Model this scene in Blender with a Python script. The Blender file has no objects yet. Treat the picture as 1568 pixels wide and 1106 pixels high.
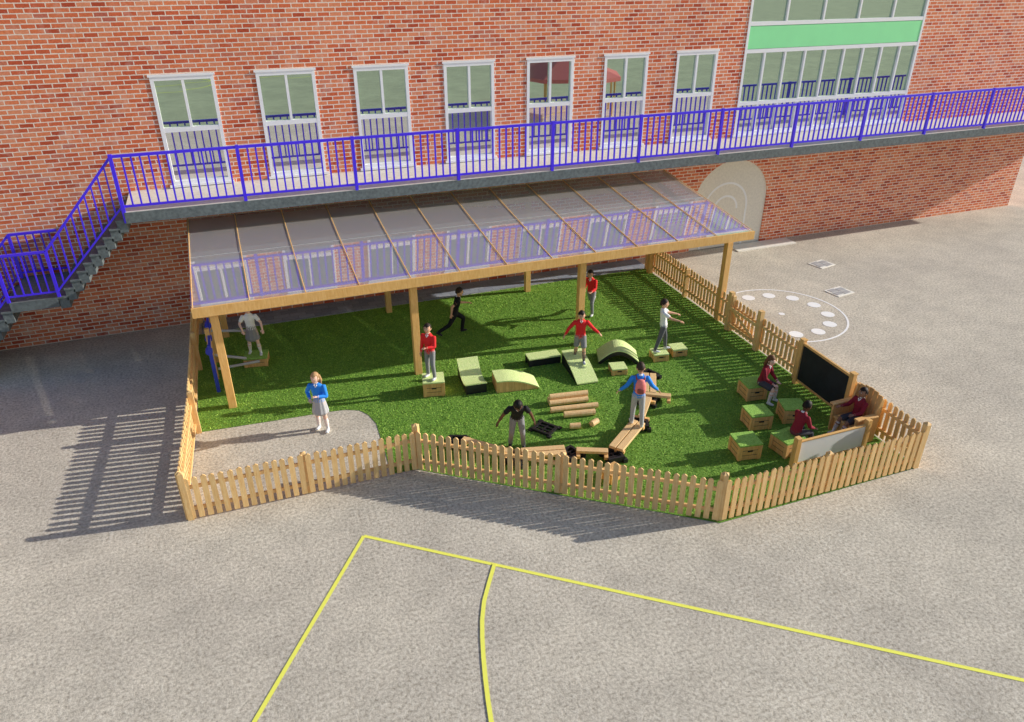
import bpy, math, random
import numpy as np
from mathutils import Vector, Matrix, kdtree
random.seed(7); rng=np.random.default_rng(7)
scene=bpy.context.scene; COL=scene.collection
scene.view_settings.view_transform='Standard'; scene.view_settings.look='None'; scene.view_settings.exposure=0
R=math.radians

# ------------------------------------------------------------ materials
class NT:
    def __init__(s,name):
        s.m=bpy.data.materials.new(name); s.m.use_nodes=True; s.t=s.m.node_tree; s.t.nodes.clear()
        s.out=s.n('ShaderNodeOutputMaterial')
    def n(s,t,**k):
        x=s.t.nodes.new(t)
        for a,b in k.items(): setattr(x,a,b)
        return x
    def l(s,a,b): s.t.links.new(a,b)
    def math(s,op,a,b=None,c=None):
        x=s.n('ShaderNodeMath',operation=op)
        for i,v in enumerate((a,b,c)):
            if v is None: continue
            if isinstance(v,(int,float)): x.inputs[i].default_value=v
            else: s.l(v,x.inputs[i])
        return x.outputs[0]
    def mix(s,f,a,b,blend='MIX'):
        x=s.n('ShaderNodeMixRGB',blend_type=blend)
        for i,v in enumerate((f,a,b)):
            if isinstance(v,(int,float)): x.inputs[i].default_value=v
            elif isinstance(v,tuple): x.inputs[i].default_value=(*v[:3],1)
            else: s.l(v,x.inputs[i])
        return x.outputs[0]
    def noise(s,vec,scale,detail=3,rough=.55):
        x=s.n('ShaderNodeTexNoise'); x.inputs['Scale'].default_value=scale; x.inputs['Detail'].default_value=detail; x.inputs['Roughness'].default_value=rough
        if vec is not None: s.l(vec,x.inputs['Vector'])
        return x.outputs[0]
    def ramp(s,f,stops):
        x=s.n('ShaderNodeValToRGB'); e=x.color_ramp.elements
        while len(e)<len(stops): e.new(.5)
        for i,(p,c) in enumerate(stops): e[i].position=p; e[i].color=(*c,1) if len(c)==3 else c
        s.l(f,x.inputs[0]); return x.outputs[0]
    def coord(s,kind='Object'): return s.n('ShaderNodeTexCoord').outputs[kind]
    def bsdf(s,col,rough=.6,spec=.5,bump=None,bs=.3,bd=.01,metal=0):
        b=s.n('ShaderNodeBsdfPrincipled')
        if isinstance(col,tuple): b.inputs['Base Color'].default_value=(*col[:3],1)
        else: s.l(col,b.inputs['Base Color'])
        if isinstance(rough,(int,float)): b.inputs['Roughness'].default_value=rough
        else: s.l(rough,b.inputs['Roughness'])
        b.inputs['Specular IOR Level'].default_value=spec; b.inputs['Metallic'].default_value=metal
        if bump is not None:
            k=s.n('ShaderNodeBump'); k.inputs['Strength'].default_value=bs; k.inputs['Distance'].default_value=bd
            s.l(bump,k.inputs['Height']); s.l(k.outputs[0],b.inputs['Normal'])
        s.l(b.outputs[0],s.out.inputs[0]); return b

def plain(name,col,rough=.6,var=.15,scale=8,spec=.4,bs=.15,metal=0):
    t=NT(name); co=t.coord()
    n=t.noise(co,scale,2)
    c=t.mix(n,tuple(x*(1-var) for x in col),tuple(min(1,x*(1+var)) for x in col))
    t.bsdf(c,rough,spec,bump=t.noise(co,scale*6,2) if bs>.1 else None,bs=bs,bd=.005,metal=metal); return t.m

def wood(name,c1,c2,island=.12,rough=.55):
    t=NT(name); co=t.coord(); mp=t.n('ShaderNodeMapping'); mp.inputs['Scale'].default_value=(14,14,2.2); t.l(co,mp.inputs[0])
    n=t.noise(mp.outputs[0],2.5,4,.65)
    c=t.ramp(n,[(.3,c1),(.7,c2)])
    big=t.noise(co,1.3,2); c=t.mix(t.math('MULTIPLY',big,.25),c,tuple(x*.6 for x in c1))
    g=t.n('ShaderNodeNewGeometry').outputs['Random Per Island']
    k=t.math('MULTIPLY_ADD',g,island*2,1-island); cc=t.n('ShaderNodeCombineColor'); [t.l(k,cc.inputs[i]) for i in range(3)]
    c=t.mix(1.0,c,cc.outputs[0],'MULTIPLY')
    t.bsdf(c,rough,.35,bump=n,bs=.2,bd=.004); return t.m

def brickmat(name,w,h,m,stops,mortar,axis='xz',bs=.8,dirt=.25):
    t=NT(name); co=t.coord(); sp=t.n('ShaderNodeSeparateXYZ'); t.l(co,sp.inputs[0])
    if axis=='xz': a=t.math('ADD',sp.outputs[0],sp.outputs[1]); b=sp.outputs[2]
    else: a=sp.outputs[0]; b=sp.outputs[1]
    wob=t.noise(co,9,2)
    b2=t.math('DIVIDE',t.math('ADD',b,t.math('MULTIPLY',wob,h*.10)),h)
    row=t.math('FLOOR',b2)
    u=t.math('ADD',t.math('DIVIDE',a,w),t.math('MULTIPLY',t.math('MODULO',t.math('ABSOLUTE',row),2),.5))
    col=t.math('FLOOR',u); fu=t.math('FRACT',u); fv=t.math('FRACT',b2)
    cv=t.n('ShaderNodeCombineXYZ'); t.l(col,cv.inputs[0]); t.l(row,cv.inputs[1])
    wn=t.n('ShaderNodeTexWhiteNoise',noise_dimensions='2D'); t.l(cv.outputs[0],wn.inputs['Vector'])
    c=t.ramp(wn.outputs[0],stops)
    fine=t.noise(co,26,4,.7)
    c=t.mix(.5,c,t.ramp(fine,[(.3,(.5,.5,.5)),(.7,(1.0,1.0,1.0))]),'MULTIPLY')
    # pale lime bloom smeared over some of the brick faces
    bl=t.ramp(t.noise(co,3.1,4,.7),[(.54,(0,0,0)),(.74,(.28,.28,.28))]); c=t.mix(bl,c,mortar)
    mm=t.math('MULTIPLY',fine,m*1.1)
    du=t.math('LESS_THAN',fu,t.math('DIVIDE',t.math('ADD',mm,m*.45),w)); dv=t.math('LESS_THAN',fv,t.math('DIVIDE',t.math('ADD',mm,m*.45),h))
    mask=t.math('MAXIMUM',du,dv)
    c=t.mix(mask,c,mortar)
    big=t.noise(co,.35,4,.6)
    c=t.mix(dirt,c,t.ramp(big,[(.35,(.55,.5,.5)),(.65,(1,1,1))]),'MULTIPLY')
    hgt=t.math('SUBTRACT',t.math('MULTIPLY',fine,.5),mask)
    t.bsdf(c,.9,.2,bump=hgt,bs=bs,bd=.010); return t.m

M={}
M['brick']=brickmat('brick',.27,.094,.020,[(0,(.60,.10,.045)),(.25,(.86,.19,.08)),(.55,(.96,.28,.12)),(.88,(.99,.37,.20)),(1,(.70,.19,.12))],(.97,.84,.71),bs=.45)
M['paver']=brickmat('paving_brick',.4,.2,.012,[(0,(.30,.34,.42)),(1,(.42,.46,.54))],(.22,.24,.27),'xy',bs=.3)
# tarmac
t=NT('tarmac'); co=t.coord()
f=t.noise(co,20,5,.78); g=t.noise(co,75,1,.7); b=t.noise(co,.38,3,.6); b2=t.noise(co,1.7,4,.65)
c=t.ramp(f,[(.34,(.42,.365,.29)),(.5,(.78,.705,.585)),(.64,(.99,.92,.79))])
c=t.mix(.45,c,t.ramp(g,[(.3,(.6,.6,.6)),(.7,(1.0,1.0,1.0))]),'MULTIPLY')
c=t.mix(.6,c,t.ramp(b,[(.35,(.74,.74,.75)),(.65,(1.0,1.0,.99))]),'MULTIPLY')
c=t.mix(.6,c,t.ramp(b2,[(.35,(.76,.76,.76)),(.65,(1.0,1.0,1.0))]),'MULTIPLY')
t.bsdf(c,.92,.2,bump=f,bs=.5,bd=.02); M['tarmac']=t.m
# turf base
t=NT('turf'); co=t.coord()
f=t.noise(co,30,4,.7); b=t.noise(co,3.5,3,.6)
c=t.ramp(f,[(.35,(.10,.22,.03)),(.65,(.26,.46,.08))]); c=t.mix(.5,c,t.ramp(b,[(.35,(.7,.75,.65)),(.65,(1,1,1))]),'MULTIPLY')
t.bsdf(c,.9,.15,bump=f,bs=.8,bd=.03); M['turf']=t.m
t=NT('turf_blade'); g=t.n('ShaderNodeNewGeometry').outputs['Random Per Island']; co=t.coord()
c=t.ramp(g,[(0,(.15,.34,.035)),(.5,(.31,.56,.07)),(1,(.52,.72,.14))])
c=t.mix(.55,c,t.ramp(t.noise(co,1.6,4,.65),[(.36,(.55,.66,.5)),(.62,(1,1,1))]),'MULTIPLY')
t.bsdf(c,.7,.2); M['blade']=t.m
t=NT('light_turf'); co=t.coord(); f=t.noise(co,45,4,.7)
c=t.ramp(f,[(.35,(.62,.82,.26)),(.65,(.90,.98,.50))]); t.bsdf(c,.9,.15,bump=f,bs=.7,bd=.02); M['lturf']=t.m
t=NT('mid_turf'); co=t.coord(); f=t.noise(co,45,4,.7)
c=t.ramp(f,[(.35,(.22,.44,.07)),(.65,(.44,.72,.16))]); t.bsdf(c,.9,.15,bump=f,bs=.7,bd=.02); M['mturf']=t.m
M['fence']=wood('fence_wood',(.82,.48,.18),(.98,.70,.34))
M['beam']=wood('beam_wood',(.80,.44,.13),(.97,.62,.25),.05)
M['playwood']=wood('play_wood',(.74,.40,.13),(.97,.62,.27),.1)
M['logwood']=wood('log_wood',(.82,.49,.21),(.99,.74,.40),.08)
M['blue']=plain('blue_paint',(.065,.022,.98),.35,.08,3,.5,.03)
M['white']=plain('white_paint_frame',(.95,.95,.95),.4,.03,3,.5,.03)
M['fascia']=plain('slate_fascia',(.14,.165,.17),.75,.65,14,.3,.5)
M['deck']=plain('deck_paving',(.76,.71,.63),.9,.22,10,.2,.4)
M['green']=plain('green_panel',(.32,.94,.42),.4,.05,2,.5,.03)
M['black']=plain('black_plastic',(.018,.018,.02),.45,.3,20,.4,.1)
M['slatebd']=plain('chalkboard',(.02,.024,.03),.6,.5,5,.3,.1)
M['whitebd']=plain('whiteboard',(.95,.95,.96),.25,.02,3,.5,.01)
M['grey']=plain('galvanised_grey',(.5,.5,.5),.4,.1,6,.5,.05)
M['conc']=plain('pale_concrete',(.95,.90,.82),.85,.08,8,.2,.3)
M['bluepl']=plain('blue_plastic',(.03,.06,.6),.4,.1)
M['red']=plain('red_fabric',(.92,.18,.22),.7,.1)
M['arch']=plain('arch_mural',(.86,.81,.71),.85,.16,16,.2,.3)
def paint(name,col):
    t=NT(name); co=t.coord(); f=t.noise(co,40,4,.75)
    w=t.ramp(f,[(.30,(0,0,0)),(.40,(1,1,1))]); c=t.mix(w,tuple(x*.80 for x in col),col)
    t.bsdf(c,.8,.25,bump=f,bs=.3,bd=.01); return t.m
M['yline']=paint('yellow_line_paint',(1.0,.99,.16)); M['wline']=paint('white_line_paint',(.99,.99,.99))
def glassmat(name,gc,dc,f):
    t=NT(name); gl=t.n('ShaderNodeBsdfGlossy'); gl.inputs['Roughness'].default_value=.012; gl.inputs['Color'].default_value=(*gc,1)
    df=t.n('ShaderNodeBsdfDiffuse'); df.inputs['Color'].default_value=(*dc,1)
    co=t.coord(); k=t.n('ShaderNodeBump'); k.inputs['Strength'].default_value=.03; k.inputs['Distance'].default_value=.01; t.l(t.noise(co,1.5,1),k.inputs['Height']); t.l(k.outputs[0],gl.inputs['Normal'])
    mx=t.n('ShaderNodeMixShader'); mx.inputs[0].default_value=f; t.l(df.outputs[0],mx.inputs[1]); t.l(gl.outputs[0],mx.inputs[2]); t.l(mx.outputs[0],t.out.inputs[0]); return t.m
M['glass']=glassmat('window_glass',(.66,.84,.66),(.07,.11,.07),.70)
M['glass2']=glassmat('window_glass_bright_reflection',(.95,.97,.95),(.22,.23,.22),.80)  # bottom-row panes: same glass, with their brighter reflection put into its colours
# polycarbonate
t=NT('polycarbonate'); gl=t.n('ShaderNodeBsdfGlossy'); gl.inputs['Roughness'].default_value=.015; gl.inputs['Color'].default_value=(.99,.98,1,1)
df=t.n('ShaderNodeBsdfDiffuse'); df.inputs['Color'].default_value=(.98,.94,.97,1)
tl=t.n('ShaderNodeBsdfTranslucent'); tl.inputs['Color'].default_value=(.98,.96,1,1)
m0=t.n('ShaderNodeMixShader'); m0.inputs[0].default_value=.25; t.l(df.outputs[0],m0.inputs[1]); t.l(tl.outputs[0],m0.inputs[2])
tr=t.n('ShaderNodeBsdfTransparent'); tr.inputs['Color'].default_value=(.97,.97,.99,1)
m1=t.n('ShaderNodeMixShader'); m1.inputs[0].default_value=.50; t.l(tr.outputs[0],m1.inputs[1]); t.l(m0.outputs[0],m1.inputs[2])
fr=t.n('ShaderNodeFresnel'); fr.inputs[0].default_value=1.9
m2=t.n('ShaderNodeMixShader'); t.l(t.math('MINIMUM',t.math('MULTIPLY_ADD',fr.outputs[0],1.4,.22),.95),m2.inputs[0]); t.l(m1.outputs[0],m2.inputs[1]); t.l(gl.outputs[0],m2.inputs[2]); t.l(m2.outputs[0],t.out.inputs[0]); M['poly']=t.m

# ------------------------------------------------------------ mesh helpers
class MB:
    def __init__(s): s.v=[]; s.f=[]; s.m=[]; s.mats=[]
    def mi(s,k):
        if k not in s.mats: s.mats.append(k)
        return s.mats.index(k)
    def add(s,vs,fs,k):
        o=len(s.v); s.v+= [tuple(x) for x in vs]; i=s.mi(k)
        for f in fs: s.f.append(tuple(a+o for a in f)); s.m.append(i)
    def box(s,c,d,k,rot=0):
        x,y,z=[a/2 for a in d]; vs=[Vector((sx*x,sy*y,sz*z)) for sx in(-1,1) for sy in(-1,1) for sz in(-1,1)]
        Mx=Matrix.Rotation(rot,3,'Z')
        vs=[Mx@v+Vector(c) for v in vs]
        s.add(vs,[(0,1,3,2),(4,6,7,5),(0,4,5,1),(2,3,7,6),(0,2,6,4),(1,5,7,3)],k)
    def bbox(s,a,b,k): s.box([(a[i]+b[i])/2 for i in range(3)],[abs(b[i]-a[i]) for i in range(3)],k)
    def beam(s,p,q,w,h,k):
        p,q=Vector(p),Vector(q); d=q-p; d.normalize()
        sd=d.cross(Vector((0,0,1)))
        if sd.length<1e-3: sd=Vector((1,0,0))
        sd.normalize(); u=sd.cross(d)
        vs=[a+sd*(x*w/2)+u*(y*h/2) for a in(p,q) for x,y in((-1,-1),(1,-1),(1,1),(-1,1))]
        s.add(vs,[(3,2,1,0),(4,5,6,7),(0,1,5,4),(1,2,6,5),(2,3,7,6),(3,0,4,7)],k)
    def prism(s,prof,y0,y1,k,M4=None):
        n=len(prof); vs=[(x,y0,z) for x,z in prof]+[(x,y1,z) for x,z in prof]
        if M4: vs=[M4@Vector(v) for v in vs]
        fs=[(i,(i+1)%n,(i+1)%n+n,i+n) for i in range(n)]
        s.add(vs,[tuple(range(n))[::-1],tuple(range(n,2*n))]+fs,k)
    def cyl(s,p,q,r,k,n=10,r2=None):
        p,q=Vector(p),Vector(q); d=(q-p).normalized(); a=d.orthogonal().normalized(); b=d.cross(a); r2=r if r2 is None else r2
        vs=[p+(a*math.cos(2*math.pi*i/n)+b*math.sin(2*math.pi*i/n))*r for i in range(n)]+[q+(a*math.cos(2*math.pi*i/n)+b*math.sin(2*math.pi*i/n))*r2 for i in range(n)]
        s.add(vs,[(i,(i+1)%n,(i+1)%n+n,i+n) for i in range(n)]+[tuple(range(n))[::-1],tuple(range(n,2*n))],k)
    def obj(s,name,parent=None,bevel=0,smooth=False):
        me=bpy.data.meshes.new(name); me.from_pydata(s.v,[],s.f); 
        for k in s.mats: me.materials.append(M[k])
        me.polygons.foreach_set('material_index',s.m)
        if smooth: me.polygons.foreach_set('use_smooth',[True]*len(s.f))
        me.update(); o=bpy.data.objects.new(name,me); COL.objects.link(o)
        import bmesh
        bm=bmesh.new(); bm.from_mesh(me); bmesh.ops.recalc_face_normals(bm,faces=bm.faces); bm.to_mesh(me); bm.free()
        if bevel:
            b=o.modifiers.new('b','BEVEL'); b.width=bevel; b.segments=2; b.limit_method='ANGLE'
        if parent: o.parent=parent
        return o
def empty(name):
    e=bpy.data.objects.new(name,None); COL.objects.link(e); return e
def sheet(name,poly,z,k,parent=None):
    b=MB(); b.add([(x,y,z) for x,y in poly],[tuple(range(len(poly)))],k); return b.obj(name,parent)

# ------------------------------------------------------------ ground
sheet('ground',[(-300,-300),(300,-300),(300,300),(-300,300)],0,'tarmac')
turf=[(-1.4,17.75),(-1.42,13.26),(-.02,13.17),(1.0,13.12),(1.38,13.07),(1.62,12.95),(1.76,12.72),(1.84,12.34),(1.8,11.4),(1.76,10.66),(2.22,10.62),(2.9,10.10),(4.2,9.13),(5.5,8.18),(6.42,7.49),(8.5,7.49),(10.58,7.50),(10.70,10),(10.8,13.4),(10.93,17.75)]
sheet('artificial_grass_base',turf,.006,'turf')
P=np.array(turf)
def inside(x,y):
    c=np.zeros(len(x),bool); j=len(P)-1
    for i in range(len(P)):
        cond=((P[i,1]>y)!=(P[j,1]>y))&(x<(P[j,0]-P[i,0])*(y-P[i,1])/(P[j,1]-P[i,1]+1e-12)+P[i,0]); c^=cond; j=i
    return c
N=140000; x=rng.uniform(-1.45,10.95,N); y=rng.uniform(7.3,17.75,N); k=inside(x,y); x=x[k]; y=y[k]; n=len(x)
a=rng.uniform(0,2*math.pi,n); w=rng.uniform(.007,.013,n); h=rng.uniform(.012,.030,n); lx=rng.normal(0,.018,n); ly=rng.normal(0,.018,n)
V=np.empty((n,3,3)); V[:,0]=np.stack([x-np.cos(a)*w,y-np.sin(a)*w,np.full(n,.005)],1); V[:,1]=np.stack([x+np.cos(a)*w,y+np.sin(a)*w,np.full(n,.005)],1); V[:,2]=np.stack([x+lx,y+ly,h],1)
me=bpy.data.meshes.new('artificial_grass'); me.vertices.add(n*3); me.vertices.foreach_set('co',V.ravel()); me.loops.add(n*3); me.loops.foreach_set('vertex_index',np.arange(n*3)); me.polygons.add(n); me.polygons.foreach_set('loop_start',np.arange(n)*3); me.polygons.foreach_set('loop_total',np.full(n,3)); me.update(calc_edges=True); me.materials.append(M['blade'])
o=bpy.data.objects.new('artificial_grass',me); COL.objects.link(o)
b=MB(); b.bbox((-1.3,17.78,0),(11.0,18.52,.02),'paver'); b.obj('paving')

def strip(pts,w,z,k,b,closed=False):
    pts=[Vector(p) for p in pts]; n=len(pts); L=[];Rr=[]
    for i in range(n):
        a=pts[(i-1)%n] if (closed or i>0) else pts[i]; c=pts[(i+1)%n] if (closed or i<n-1) else pts[i]
        d=(c-a).normalized(); nn=Vector((-d.y,d.x)); L.append(pts[i]+nn*w/2); Rr.append(pts[i]-nn*w/2)
    vs=[(p.x,p.y,z) for p in L]+[(p.x,p.y,z) for p in Rr]; m=n if closed else n-1
    b.add(vs,[(i,(i+1)%n,(i+1)%n+n,i+n) for i in range(m)],k)
yl=MB(); cx,cy=1.0,9.23
d1=Vector((-1.84,-2.77)).normalized(); d2=Vector((7.26,-5.61)).normalized()
strip([(cx,cy),(cx+d1.x*22,cy+d1.y*22)],.058,.008,'yline',yl)
strip([(cx,cy),(cx+d2.x*30,cy+d2.y*30)],.058,.004,'yline',yl)
strip([(2.72,7.92),(2.5,7.56),(2.33,7.27),(2.2,6.97),(2.10,6.67),(2.01,6.36),(1.93,6.05),(1.86,5.75),(1.80,5.46),(1.77,5.0),(1.80,4.5),(1.9,4.0),(2.1,3.5),(2.4,3.0)],.058,.012,'yline',yl)
yl.obj('yellow_court_markings')
y2=MB()
for (X0,Y0,rr) in ((-3,-24,3.2),(2,-30,3.5),(-6,-32,5)):
    strip([(X0+rr*math.cos(i*math.pi/24),Y0+rr*math.sin(i*math.pi/24)) for i in range(48)],.14,.004,'yline',y2,True)
strip([(-14,-22),(12,-27)],.14,.008,'yline',y2)
y2.obj('yellow_court_circles')
wl=MB(); C=(12.58,13.72)
strip([(C[0]+1.58*math.cos(i*math.pi/32),C[1]+1.58*math.sin(i*math.pi/32)) for i in range(64)],.05,.004,'wline',wl,True)
for i in range(12):
    an=R(i*30+8); px,py=C[0]+1.17*math.cos(an),C[1]+1.17*math.sin(an)
    q=[(px+.17*math.cos(j*math.pi/8),py+.17*math.sin(j*math.pi/8),.005) for j in range(16)]; wl.add(q,[tuple(range(16))],'wline')
q=[(C[0]+.08*math.cos(j*math.pi/8),C[1]+.08*math.sin(j*math.pi/8),.005) for j in range(16)]; wl.add(q,[tuple(range(16))],'wline')
wl.obj('white_clock_marking')
for (X0,Y0,r0) in ((15.98,16.18,.2),(14.98,14.34,.15)):
    b=MB(); b.box((X0,Y0,.008),(.62,.5,.016),'conc',r0)
    for k in range(4):
        b.box((X0+(k%2-.5)*.26,Y0+(k//2-.5)*.2,.02),(.235,.175,.01),'grey',r0)
    b.obj('drain_cover')

# ------------------------------------------------------------ building
bld=empty('school_building'); YW=18.53; ZT=9.6; XL=-14; XR=26.5
wins=[(-1.28+2.178*i,-1.28+2.178*i+1.30) for i in range(7)]; wz=(3.455,5.77)
BW=(13.95,20.3,3.45,8.3); AR=(12.88,15.52,0,2.72)
holes=[(a,c,wz[0],wz[1]) for a,c in wins]+[BW]+[AR]
xs=sorted(set([XL,XR]+[h[0] for h in holes]+[h[1] for h in holes])); zs=sorted(set([0,ZT]+[h[2] for h in holes]+[h[3] for h in holes]))
b=MB()
for i in range(len(xs)-1):
    for j in range(len(zs)-1):
        xm=(xs[i]+xs[i+1])/2; zm=(zs[j]+zs[j+1])/2
        if any(h[0]<xm<h[1] and h[2]<zm<h[3] for h in holes): continue
        b.add([(xs[i],YW,zs[j]),(xs[i+1],YW,zs[j]),(xs[i+1],YW,zs[j+1]),(xs[i],YW,zs[j+1])],[(0,1,2,3)],'brick')
for h in holes:
    D=.13
    b.add([(h[0],YW,h[2]),(h[0],YW+D,h[2]),(h[0],YW+D,h[3]),(h[0],YW,h[3])],[(0,1,2,3)],'brick')
    b.add([(h[1],YW,h[2]),(h[1],YW+D,h[2]),(h[1],YW+D,h[3]),(h[1],YW,h[3])],[(0,1,2,3)],'brick')
    b.add([(h[0],YW,h[2]),(h[1],YW,h[2]),(h[1],YW+D,h[2]),(h[0],YW+D,h[2])],[(0,1,2,3)],'brick')
    b.add([(h[0],YW,h[3]),(h[1],YW,h[3]),(h[1],YW+D,h[3]),(h[0],YW+D,h[3])],[(0,1,2,3)],'brick')
b.add([(XR,YW,0),(XR,YW+14,0),(XR,YW+14,ZT),(XR,YW,ZT)],[(0,1,2,3)],'brick')
b.add([(XL,YW,0),(XL,YW+14,0),(XL,YW+14,ZT),(XL,YW,ZT)],[(0,1,2,3)],'brick')
b.add([(XL,YW+14,0),(XR,YW+14,0),(XR,YW+14,ZT),(XL,YW+14,ZT)],[(0,1,2,3)],'brick')
b.add([(XL,YW,ZT),(XR,YW,ZT),(XR,YW+14,ZT),(XL,YW+14,ZT)],[(0,1,2,3)],'fascia')
cxA=(AR[0]+AR[1])/2; hw=(AR[1]-AR[0])/2; sp=1.5; ri=AR[3]-sp-.01
arc=[(cxA-hw*math.cos(math.pi*i/24),sp+ri*math.sin(math.pi*i/24)) for i in range(25)]
for i in range(24):
    p,q=arc[i],arc[i+1]
    b.add([(p[0],YW,p[1]),(q[0],YW,q[1]),(q[0],YW,AR[3]),(p[0],YW,AR[3])],[(0,1,2,3)],'brick')
    b.add([(p[0],YW,p[1]),(q[0],YW,q[1]),(q[0],YW+.05,q[1]),(p[0],YW+.05,p[1])],[(0,1,2,3)],'brick')
b.obj('brick_wall',bld)
b=MB(); b.bbox((XL-.1,YW-.08,ZT),(XR+.1,YW+.4,ZT+.12),'conc'); b.obj('coping',bld)
b=MB(); b.add([(AR[0],YW+.04,0),(AR[1],YW+.04,0),(AR[1],YW+.04,AR[3]),(AR[0],YW+.04,AR[3])],[(0,1,2,3)],'arch')
def vstrip(cx0,cz0,rr,a0,a1,b,w=.065):
    pts=[(cx0+rr*math.cos(R(a0+(a1-a0)*i/24)),cz0+rr*math.sin(R(a0+(a1-a0)*i/24))) for i in range(25)]
    pt2=[(cx0+(rr-w)*math.cos(R(a0+(a1-a0)*i/24)),cz0+(rr-w)*math.sin(R(a0+(a1-a0)*i/24))) for i in range(25)]
    for i in range(24): b.add([(pts[i][0],YW+.035,pts[i][1]),(pts[i+1][0],YW+.035,pts[i+1][1]),(pt2[i+1][0],YW+.035,pt2[i+1][1]),(pt2[i][0],YW+.035,pt2[i][1])],[(0,1,2,3)],'wline')
vstrip(14.05,1.25,.80,0,180,b); vstrip(14.05,1.2,.45,0,180,b); b.bbox((13.25,YW+.032,0),(13.315,YW+.038,1.25),'wline'); b.bbox((14.785,YW+.032,0),(14.85,YW+.038,1.25),'wline')
b.obj('arched_doorway',bld)
b=MB(); b.bbox((14.3,17.95,0),(16.5,18.5,.03),'conc'); b.obj('door_step')

def window(x0,x1,z0,z1,rows,name):
    f=MB(); y0,y1=YW-.015,YW+.075; t=.075
    f.bbox((x0,y0,z0),(x0+t,y1,z1),'white'); f.bbox((x1-t,y0,z0),(x1,y1,z1),'white')
    f.bbox((x0+t,y0,z1-t),(x1-t,y1,z1),'white'); f.bbox((x0+t,y0,z0),(x1-t,y1,z0+t),'white')
    for i,(za,zb,nc) in enumerate(rows):
        if zb<z1-.01: f.bbox((x0+t,y0+.002,zb-.05),(x1-t,y1-.002,zb+.05),'white')
        for c in range(1,nc):
            xm=x0+(x1-x0)*c/nc; f.bbox((xm-.028,y0+.006,za+.05),(xm+.028,y1-.006,zb-.05),'white')
    f.bbox((x0-.05,YW-.07,z0-.055),(x1+.05,YW-.002,z0-.002),'white')
    f.bbox((x0-.03,YW-.03,z1+.002),(x1+.03,YW-.002,z1+.05),'white')
    f.obj(name+'_frame',bld)
    g=MB()
    for ri_,(za,zb,nc) in enumerate(rows):
        for c in range(nc):
            xa=x0+(x1-x0)*c/nc+.01; xb=x0+(x1-x0)*(c+1)/nc-.01; e=[random.uniform(-.0014,.0014) for _ in range(3)]
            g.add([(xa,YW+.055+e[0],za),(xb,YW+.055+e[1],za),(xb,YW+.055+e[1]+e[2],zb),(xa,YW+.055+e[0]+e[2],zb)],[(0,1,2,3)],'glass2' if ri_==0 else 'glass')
    g.obj(name+'_glass',bld)
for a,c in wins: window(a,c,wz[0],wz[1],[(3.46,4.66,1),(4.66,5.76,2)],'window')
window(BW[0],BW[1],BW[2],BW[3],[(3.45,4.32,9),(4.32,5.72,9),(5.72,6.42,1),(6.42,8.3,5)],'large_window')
b=MB(); b.bbox((BW[0]+.075,YW-.005,5.78),(BW[1]-.075,YW+.05,6.36),'green'); b.obj('green_panel',bld)

# ------------------------------------------------------------ walkway + stairs
wk=empty('raised_walkway'); YO=16.88; DZ=3.38
b=MB(); b.bbox((-2.2,YO,3.14),(30,YW-.002,DZ-.012),'fascia'); b.bbox((-2.2,YO+.02,DZ-.012),(30,YW-.004,DZ),'deck')
b.obj('deck_slab',wk)
r=MB()
posts=[-2.2+2.42*i for i in range(14)]
for i,px in enumerate(posts):
    r.bbox((px-.035,YO+.01,3.15),(px+.035,YO+.08,4.56),'blue')
    if i<len(posts)-1:
        x0,x1=px+.035,posts[i+1]-.035
        r.bbox((x0,YO+.015,4.49),(x1,YO+.075,4.545),'blue'); r.bbox((x0,YO+.025,3.47),(x1,YO+.065,3.515),'blue')
        nb=14
        for j in range(1,nb):
            xx=x0+(x1-x0)*j/nb; r.bbox((xx-.017,YO+.028,3.515),(xx+.017,YO+.062,4.49),'blue')
r.obj('railing',wk)
st=empty('external_staircase'); s=MB()
nst=10; rz=(DZ-1.72)/nst; rx=1.62/nst
for i in range(nst):
    xa=-2.2-rx*(i+1); zt=DZ-rz*(i+1); s.bbox((xa-.03,YO+.05,zt-.27),(xa+rx-.002,YW-.02,zt-.04),'fascia'); s.bbox((xa-.04,YO+.03,zt-.038),(xa+rx-.001,YW-.022,zt),'fascia')
s.bbox((-4.75,YO+.03,1.50),(-3.86,YW-.02,1.71),'fascia')
for i in range(10):
    xa=-4.75-rx*(i+1); zt=1.71-.171*(i+1)
    if zt<.02: break
    s.bbox((xa-.03,YO+.05,max(0,zt-.27)),(xa+rx-.002,YW-.02,zt-.04),'fascia'); s.bbox((xa-.04,YO+.03,zt-.038),(xa+rx-.001,YW-.022,zt),'fascia')
s.obj('steps',st)
r=MB()
path=[(-2.2,DZ),(-3.82,1.72),(-4.75,1.72),(-6.4,0.02)]
for yy in (YO+.06,YW-.12):
    for i in range(3):
        if yy>YO+1 and i==0: continue
        (xa,za),(xb,zb)=path[i],path[i+1]
        r.beam((xa,yy,za+(1.13 if i==0 else 1.0)),(xb,yy,zb+1.0),.05,.05,'blue')
        r.beam((xa,yy,za+.12),(xb,yy,zb+.12),.035,.035,'blue')
        nb=max(2,int(abs(xb-xa)/.15))
        for j in range(nb+1):
            tt=j/nb; xx=xa+(xb-xa)*tt; zz=za+(zb-za)*tt; hh=1.0+(.13*(1-tt) if i==0 else 0); wd=.06 if j in(0,nb) else .028
            z0=zz+.12 if j not in(0,nb) else zz
            # adjoining runs share a post: leave out the second copy
            if j==0 and i>0: continue
            r.box((xx,yy,(z0+zz+hh)/2),(wd,wd,zz+hh-z0),'blue')
r.obj('railing',st)

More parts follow.
